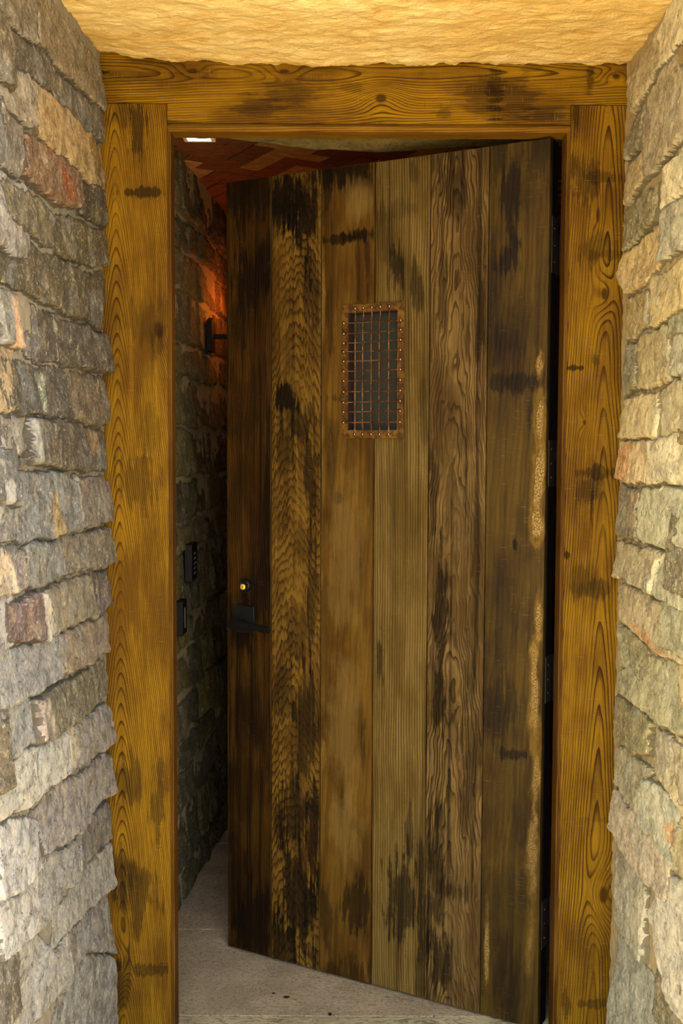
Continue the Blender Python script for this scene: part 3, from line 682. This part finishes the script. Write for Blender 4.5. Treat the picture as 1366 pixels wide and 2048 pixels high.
# backing board so no light passes the seams, and the black shade strip by the hinges
bm = bmesh.new()
prism(bm, [(-DW + .002, .002), (-hu1 - .004, .002), (-hu1 - .004, DH - .002), (-DW + .002, DH - .002)], TH, TH + .012)
prism(bm, [(-hu0 + .004, .002), (-.001, .002), (-.001, DH - .002), (-hu0 + .004, DH - .002)], TH, TH + .012)
prism(bm, [(-hu1 - .004, .002), (-hu0 + .004, .002), (-hu0 + .004, hz0 - .004), (-hu1 - .004, hz0 - .004)], TH, TH + .012)
prism(bm, [(-hu1 - .004, hz1 + .004), (-hu0 + .004, hz1 + .004), (-hu0 + .004, DH - .002), (-hu1 - .004, DH - .002)], TH, TH + .012)
mesh_obj('backing_board', bm, M_EDGE, door)
bm = bmesh.new(); box(bm, 0.0, 0.002, 0.015, TH + .012, 0.001, DH - .001); mesh_obj('edge_shade', bm, plain('gap_shade_black', (0.002, 0.002, 0.002), 0.9, spec=0.05), door)  # black strip painted in for the shade of the deep hinge gap

# ---- iron grille over the peephole
def rust(name, base=(0.082, 0.033, 0.0015), hi=(0.130, 0.060, 0.002), lo=(0.012, 0.005, 0.001), metal=0.0, rough=0.7):
    t = NT(name); p = t.obj(); n = t.noise(p, 60, 6, 0.7); b = t.noise(p, 14, 4, 0.6); s = t.noise(p, 420, 3, 0.7)
    c = t.mix(t.smooth(b, 0.38, 0.62), base, hi)
    c = t.mix(t.smooth(n, 0.54, 0.42) * 0.7, c, lo); c = t.mix(t.smooth(s, 0.58, 0.7) * 0.5, c, lo)
    t.bump(n + s * 0.4, 0.0012); return t.done(c, rough, metal, 0.25)
M_RUST = rust('rusted_iron_plate'); M_BAR = rust('worn_iron_bar', (0.11, 0.045, 0.012), (0.24, 0.115, 0.04), (0.02, 0.008, 0.003), 0.5, 0.34)
M_RIV = rust('polished_rivet', (0.20, 0.10, 0.05), (0.32, 0.18, 0.10), (0.05, 0.02, 0.01), 0.85, 0.25)
M_MESH = plain('dark_insect_screen', (0.020, 0.019, 0.012), 0.8, scale=300, var=0.3)
fu1, fz1 = on_door(684.5, 611); fu0, _ = on_door(810, 611); _, fz0 = on_door(748, 877)
gx0, gx1, gz0, gz1 = -fu1, -fu0, fz0, fz1; ox0, ox1, oz0, oz1 = -hu1, -hu0, hz0, hz1
grille = bpy.data.objects.new('grille', None); link(grille, door); grille.location = (0, 0, 0); grille.empty_display_size = .05
grille['label'] = 'rusted iron grille with riveted crossing bars'
bm = bmesh.new()
FT = 0.0045
def fpanel(x0, x1, z0, z1): box(bm, x0, x1, -FT, 0.0, z0, z1)
vo = [(gx0, gz0), (gx1, gz0), (gx1, gz1), (gx0, gz1)]; vi = [(ox0, oz0), (ox1, oz0), (ox1, oz1), (ox0, oz1)]
ring = {}
for nm, lst, yy in (('fo', vo, -FT), ('fi', vi, -FT), ('bo', vo, 0.0004), ('bi', vi, 0.0004)): ring[nm] = [bm.verts.new((x, yy, z)) for x, z in lst]
for k in range(4):
    n = (k + 1) % 4
    bm.faces.new((ring['fo'][k], ring['fo'][n], ring['fi'][n], ring['fi'][k])); bm.faces.new((ring['bo'][k], ring['bi'][k], ring['bi'][n], ring['bo'][n]))
    bm.faces.new((ring['fo'][k], ring['bo'][k], ring['bo'][n], ring['fo'][n])); bm.faces.new((ring['fi'][k], ring['fi'][n], ring['bi'][n], ring['bi'][k]))
bmesh.ops.recalc_face_normals(bm, faces=bm.faces[:])
bmesh.ops.bevel(bm, geom=[e for e in bm.edges if all(v.co.y < -0.001 for v in e.verts) and not (e.verts[0] in ring['fo']) != (e.verts[1] in ring['fo'])], offset=0.0012, segments=2, affect='EDGES')
mesh_obj('frame_plate', bm, M_RUST, grille)
# reveal of the opening and the screen at its back
bm = bmesh.new(); rv = 0.0015
box(bm, ox0, ox0 + rv, 0.0, TH + .012, oz0, oz1); box(bm, ox1 - rv, ox1, 0.0, TH + .012, oz0, oz1); box(bm, ox0, ox1, 0.0, TH + .012, oz0, oz0 + rv); box(bm, ox0, ox1, 0.0, TH + .012, oz1 - rv, oz1)
mesh_obj('reveal', bm, plain('reveal_dark_red', (0.018, 0.005, 0.003), 0.8), grille)
bm = bmesh.new(); box(bm, ox0 + rv, ox1 - rv, 0.030, 0.033, oz0 + rv, oz1 - rv); mesh_obj('screen', bm, M_MESH, grille)
def GX(px): return -on_door(px, 745)[0]
def GZ(px, py): return on_door(px, py)[1]
vt = [(709, 712), (724, 728), (741, 745), (757, 762), (776, 780)]
hzl = [647, 668, 687, 704, 723, 743, 762, 784, 805, 824, 845]; hzr = [641, 660, 680, 700, 719, 739, 760, 781, 802, 822, 844]
zt_r = (oz1 + gz1) / 2; zb_r = (oz0 + gz0) / 2; xl_r = (ox0 + gx0) / 2; xr_r = (ox1 + gx1) / 2
def rivet_mesh():
    bm = bmesh.new(); M = Matrix.Rotation(math.pi / 2, 4, 'X')
    lathe(bm, [(0.0046, 0), (0.0044, 0.0018), (0.0034, 0.0034), (0.0018, 0.0044), (0.0004, 0.0047)], 14, 0, M)
    me = bpy.data.meshes.new('rivet'); bm.to_mesh(me); bm.free(); me.materials.append(M_RIV); return me
RV = rivet_mesh()
def rivet(x, z):
    o = bpy.data.objects.new('rivet', RV); link(o, grille); o.location = (x, -FT - 0.0018, z)
def pad(bm, x, z, sx, sz, y=-FT):      # the beaten flat end of a bar under its rivet
    box(bm, x - sx, x + sx, y - 0.0018, y, z - sz, z + sz, bev=0.0007)
for xo, xr in vt:
    X = GX(xo); XR = GX(xr); bm = bmesh.new(); yb = 0.0035
    tube(bm, [(XR, -FT - .001, zt_r + .002), (XR, -FT - .001, oz1 - .002), (XR - .3 * (XR - X), -.001, oz1 - .010), (X, yb, oz1 - .022), (X, yb, (oz0 + oz1) / 2), (X, yb, oz0 + .022), (XR - .4 * (XR - X), -.001, oz0 + .010), (XR, -FT - .001, oz0 + .002), (XR, -FT - .001, zb_r - .002)], 0.0020, 10)
    pad(bm, XR, zt_r, .0042, .0062); pad(bm, XR, zb_r, .0042, .0062)
    mesh_obj('bar', bm, M_BAR, grille); rivet(XR, zt_r); rivet(XR, zb_r)
for a, b in zip(hzl, hzr):
    zL = GZ(690, a); zR = GZ(802, b); bm = bmesh.new()
    zi = lambda x: zL + (zR - zL) * (x - xl_r) / (xr_r - xl_r)
    P = [(xl_r, -FT - .001, zL), (ox0 + .002, -FT - .0005, zi(ox0)), (ox0 + .014, -.0008, zi(ox0 + .014)), ((ox0 + ox1) / 2, -.0004, zi((ox0 + ox1) / 2)), (ox1 - .016, -.0008, zi(ox1 - .016)), (ox1 - .003, -FT - .0005, zi(ox1)), (xr_r, -FT - .001, zR)]
    tube(bm, P, 0.0018, 10)
    pad(bm, xl_r + .001, zL, .0060, .0040); pad(bm, xr_r - .002, zR, .0072, .0036)
    mesh_obj('bar', bm, M_BAR, grille); rivet(xl_r - .001, zL); rivet(xr_r + .001, zR)
for (px, py) in ((688.5, 619.5), (803.5, 615), (688.5, 867), (802.5, 867)):
    bm = bmesh.new(); X = GX(px); Zq = GZ(px, py); M = Matrix.Translation((X, -FT + .0004, Zq)) @ Matrix.Rotation(math.pi / 2, 4, 'X')
    lathe(bm, [(0.0042, 0), (0.0040, 0.0010), (0.0028, 0.0016), (0.0004, 0.0018)], 14, 0, M)
    box(bm, X - .0032, X + .0032, -FT - .0017, -FT - .0012, Zq - .0004, Zq + .0004, 1)
    mesh_obj('screw', bm, [M_RUST, plain('screw_slot', (0.01, 0.006, 0.004), 0.8)], grille)

# ---- lock and lever
M_IRON = plain('black_bronze', (0.006, 0.006, 0.006), 0.4, 0.2, var=0.2, spec=0.3)
M_BRASS = plain('brass_key_face', (0.85, 0.60, 0.06), 0.35, 0.25, var=0.08)
M_HOLE = plain('keyhole_black', (0.004, 0.003, 0.002), 0.9)
u0, v0 = on_door(494, 1170); X = -u0
lock = bpy.data.objects.new('deadbolt', None); link(lock, door); lock.location = (X, 0, v0); lock.empty_display_size = .02
MX = Matrix.Rotation(math.pi / 2, 4, 'X')
bm = bmesh.new(); lathe(bm, [(0.0185, 0), (0.0185, 0.004), (0.0172, 0.013), (0.0150, 0.0165), (0.0132, 0.0165), (0.0125, 0.0150), (0.0004, 0.0150)], 32, 0, MX); mesh_obj('collar', bm, M_IRON, lock)
bm = bmesh.new(); lathe(bm, [(0.0086, 0.0152), (0.0084, 0.0178), (0.0078, 0.0184), (0.0003, 0.0184)], 24, 0, Matrix.Translation((-.0035, 0, -.004)) @ MX); mesh_obj('key_face', bm, M_BRASS, lock)
bm = bmesh.new(); box(bm, -.0043, -.0027, -.0188, -.0184, -.0092, .0008); box(bm, -.0053, -.0029, -.0188, -.0184, -.004, -.0008); mesh_obj('keyhole', bm, M_HOLE, lock)
u1, v1 = on_door(490, 1238); X = -u1
hd = bpy.data.objects.new('lever_handle', None); link(hd, door); hd.location = (X, 0, v1); hd.empty_display_size = .02
bm = bmesh.new(); box(bm, -.037, .037, -.008, 0, -.040, .040, bev=.0016); mesh_obj('rose_plate', bm, plain('dark_bronze_plate', (0.009, 0.010, 0.009), 0.42, 0.2), hd)
bm = bmesh.new(); tube(bm, [(0, -.008, -.010), (0, -.048, -.010)], .0105, 18); mesh_obj('spindle', bm, M_IRON, hd)
bm = bmesh.new()
prof = [(-.022, .007), (-.012, .0115), (0, .0125), (.035, .0105), (.080, .009), (.116, .0095)]
for i, (px_, hh) in enumerate(prof[:-1]):
    pass
va = []
for px_, hh in prof:
    zc_ = -.010 - .0018 * (px_ / .08) ** 2 * 1.5
    va.append([bm.verts.new((px_, yy, zc_ + s * hh)) for yy, s in ((-.060, -.62), (-.060, .62), (-.056, 1), (-.046, 1), (-.042, .62), (-.042, -.62), (-.046, -1), (-.056, -1))])
for A_, B_ in zip(va, va[1:]):
    for k in range(8): bm.faces.new((A_[k], A_[(k + 1) % 8], B_[(k + 1) % 8], B_[k]))
bm.faces.new(va[0][::-1]); bm.faces.new(va[-1]); bmesh.ops.recalc_face_normals(bm, faces=bm.faces[:])
mesh_obj('lever', bm, M_IRON, hd)

# ---- hinges in the gap by the right post
M_HNG = plain('black_hinge_steel', (0.005, 0.005, 0.006), 0.5, 0.2)
for py0, py1 in ((434, 547), (880, 973), (1312, 1405), (1800, 1895)):
    z0 = on_y(1117, py1, YF + .05)[1] - DZ; z1 = on_y(1117, py0, YF + .05)[1] - DZ
    h = bpy.data.objects.new('hinge', None); link(h, door); h.location = (0.003, TH * 0.5, (z0 + z1) / 2); h.empty_display_size = .02
    hh = (z1 - z0) / 2
    bm = bmesh.new(); box(bm, 0, .0022, -.016, .034, -hh, hh, bev=.0008); mesh_obj('door_plate', bm, M_HNG, h)
    bm = bmesh.new(); tube(bm, [(.009, .038, -hh), (.009, .038, hh)], .0065, 14); mesh_obj('knuckle', bm, M_HNG, h)
    for zz in (-.6, 0, .6):
        bm = bmesh.new(); lathe(bm, [(.0036, .0022), (.0030, .0032), (.0004, .0036)], 12, 0, Matrix.Translation((0, .004, zz * hh)) @ Matrix.Rotation(math.pi / 2, 4, 'Y'))
        mesh_obj('screw', bm, M_RIV, h)

# ================================================================== THINGS INSIDE
M_BLK = plain('black_iron', (0.004, 0.004, 0.004), 0.6, 0.1, spec=0.2)
def hall_x(y): return -0.40 + 0.0695 * (y - 5.2)
# wall lamp half hidden by the door
ys = 3.95; zs = on_y(422, 673, ys)[1]
sc = empty('wall_sconce', (hall_x(ys) + .012, ys, zs))
tag(sc, 'black iron wall sconce glowing orange on the dim stone wall beyond the door edge', 'wall lamp')
bm = bmesh.new(); prism(bm, [(-.055, -.055), (.055, -.055), (.055, .050), (.0, .066), (-.055, .050)], -.010, .010, bev=.002)
for v in bm.verts: v.co = Vector((v.co.y + .004, v.co.x, v.co.z))
mesh_obj('back_plate', bm, M_BLK, sc)
bm = bmesh.new(); box(bm,   .012, .165, -.008, .008, -.008, .008, bev=.002); mesh_obj('arm', bm, M_BLK, sc)
bm = bmesh.new(); lathe(bm, [(.006, -.012), (.030, -.006), (.040, .008), (.042, .016), (.036, .016), (.030, .008), (.003, .004)], 24, 0, Matrix.Translation((.165, 0, 0))); mesh_obj('cup', bm, M_BLK, sc)
t = NT('amber_lamp_glass'); t.b.inputs['Emission Color'].default_value = (1, .30, .04, 1); t.b.inputs['Emission Strength'].default_value = 9.0
M_GLOW = t.done((0.8, 0.35, 0.08), 0.4)
bm = bmesh.new(); lathe(bm, [(.010, .006), (.028, .030), (.032, .060), (.026, .095), (.014, .125), (.002, .14)], 24, 0, Matrix.Translation((.165, 0, 0))); mesh_obj('lamp_glass', bm, M_GLOW, sc)
pl = bpy.data.lights.new('sconce_light', 'POINT'); pl.energy = 0.6; pl.color = (1.0, 0.15, 0.015); pl.shadow_soft_size = 0.03
plo = bpy.data.objects.new('sconce_light', pl); link(plo, sc); plo.location = (.10, .22, .15)
# plates on the wall
def plate(name, px, py0, py1, yy, wy, lab, cat, dots):
    X = hall_x(yy); z0 = on_y(px, py1, yy)[1]; z1 = on_y(px, py0, yy)[1]
    p = empty(name, (X + .008, yy, (z0 + z1) / 2)); tag(p, lab, cat); hh = (z1 - z0) / 2
    bm = bmesh.new(); box(bm, -.004, .022, -wy / 2, wy / 2, -hh, hh, bev=.003); mesh_obj('housing', bm, M_BLK, p)
    bm = bmesh.new()
    if dots:
        for i in range(5):
            for j in range(3): lathe(bm, [(.0042, .021), (.0040, .0235), (.0003, .0240)], 10, 0, Matrix.Translation((0, -.02 + j * .02, hh * .45 - i * .016)) @ Matrix.Rotation(math.pi / 2, 4, 'Y'))
        mesh_obj('keypad', bm, plain('grey_key', (0.045, 0.045, 0.045), 0.5), p)
    else:
        box(bm, .020, .026, -.016, .016, -.033, .033, bev=.002); mesh_obj('rocker', bm, plain('dark_rocker', (0.02, 0.02, 0.02), 0.4), p)
plate('door_intercom', 371, 1086, 1160, 3.585, .12, 'black keypad intercom box on the dim inner stone wall', 'intercom', True)
plate('light_switch', 351, 1200, 1268, 3.43, .085, 'black switch plate on inner stone wall beside the left post, lower of two', 'light switch', False)
# recessed ceiling light
yl = 3.30; xa = on_y(365, 276, yl)[0]; xb = on_y(428, 276, yl)[0]
cl = empty('ceiling_light', ((xa + xb) / 2, yl, 2.437)); tag(cl, 'small white ceiling light seen just under the beam at the top left', 'ceiling light')
hw = (xb - xa) / 2
bm = bmesh.new()
for x0, x1, y0, y1 in ((-hw, hw, -hw, -hw + .012), (-hw, hw, hw - .012, hw), (-hw, -hw + .012, -hw + .012, hw - .012), (hw - .012, hw, -hw + .012, hw - .012)): box(bm, x0, x1, y0, y1, -.012, .002)
mesh_obj('trim_ring', bm, plain('white_trim', (0.8, 0.74, 0.62), 0.5), cl)
t = NT('lit_diffuser'); t.b.inputs['Emission Color'].default_value = (1, .82, .58, 1); t.b.inputs['Emission Strength'].default_value = 0.9
bm = bmesh.new(); box(bm, -hw + .012, hw - .012, -hw + .012, hw - .012, -.013, .0); mesh_obj('diffuser', bm, t.done((0.8, 0.75, 0.65), 0.5), cl)
# scraps of dead leaf on the floor
M_LEAF = plain('dead_leaf', (0.035, 0.018, 0.014), 0.8)
for px, py, s, lab in ((573, 1996, .010, 'curled dark leaf scrap on the pale floor, largest and nearest the door'), (660, 2030, .009, 'dark leaf scrap lying on the joint between sill and floor'), (868, 2033, .004, 'tiny dark crumb at the sill close to the foot of the door'), (547, 1988, .006, 'faint brown leaf scrap on the pale floor left of the curled one')):
    d = ray(px, py); tt = (0.0 - HC) / d[2]; x, y = d[0] * tt, d[1] * tt
    bm = bmesh.new(); r = random.Random(px); nU, nV = 7, 5; gv = []
    for i in range(nU):
        a = i / (nU - 1) * 2 - 1; wd = (1 - a * a) ** .6 * .55 + .02; row = []
        for j in range(nV):
            b = j / (nV - 1) * 2 - 1
            row.append(bm.verts.new((a * s, b * wd * s * (1 + r.uniform(-.15, .15)), s * (.12 + .5 * b * b * wd + .25 * a * a + r.uniform(-.04, .04)))))
        gv.append(row)
    for A_, B_ in zip(gv, gv[1:]):
        for k in range(nV - 1): bm.faces.new((A_[k], A_[k + 1], B_[k + 1], B_[k]))
    bmesh.ops.solidify(bm, geom=bm.faces[:], thickness=0.0006)
    zmin = min(v.co.z for v in bm.verts)
    for v in bm.verts: v.co.z -= zmin
    o = mesh_obj('leaf_scrap', bm, M_LEAF); o.location = (x, y, 0.0003); o.rotation_euler = (0, 0, r.uniform(0, 3)); tag(o, lab, 'leaf', 'leaf scraps on the floor')
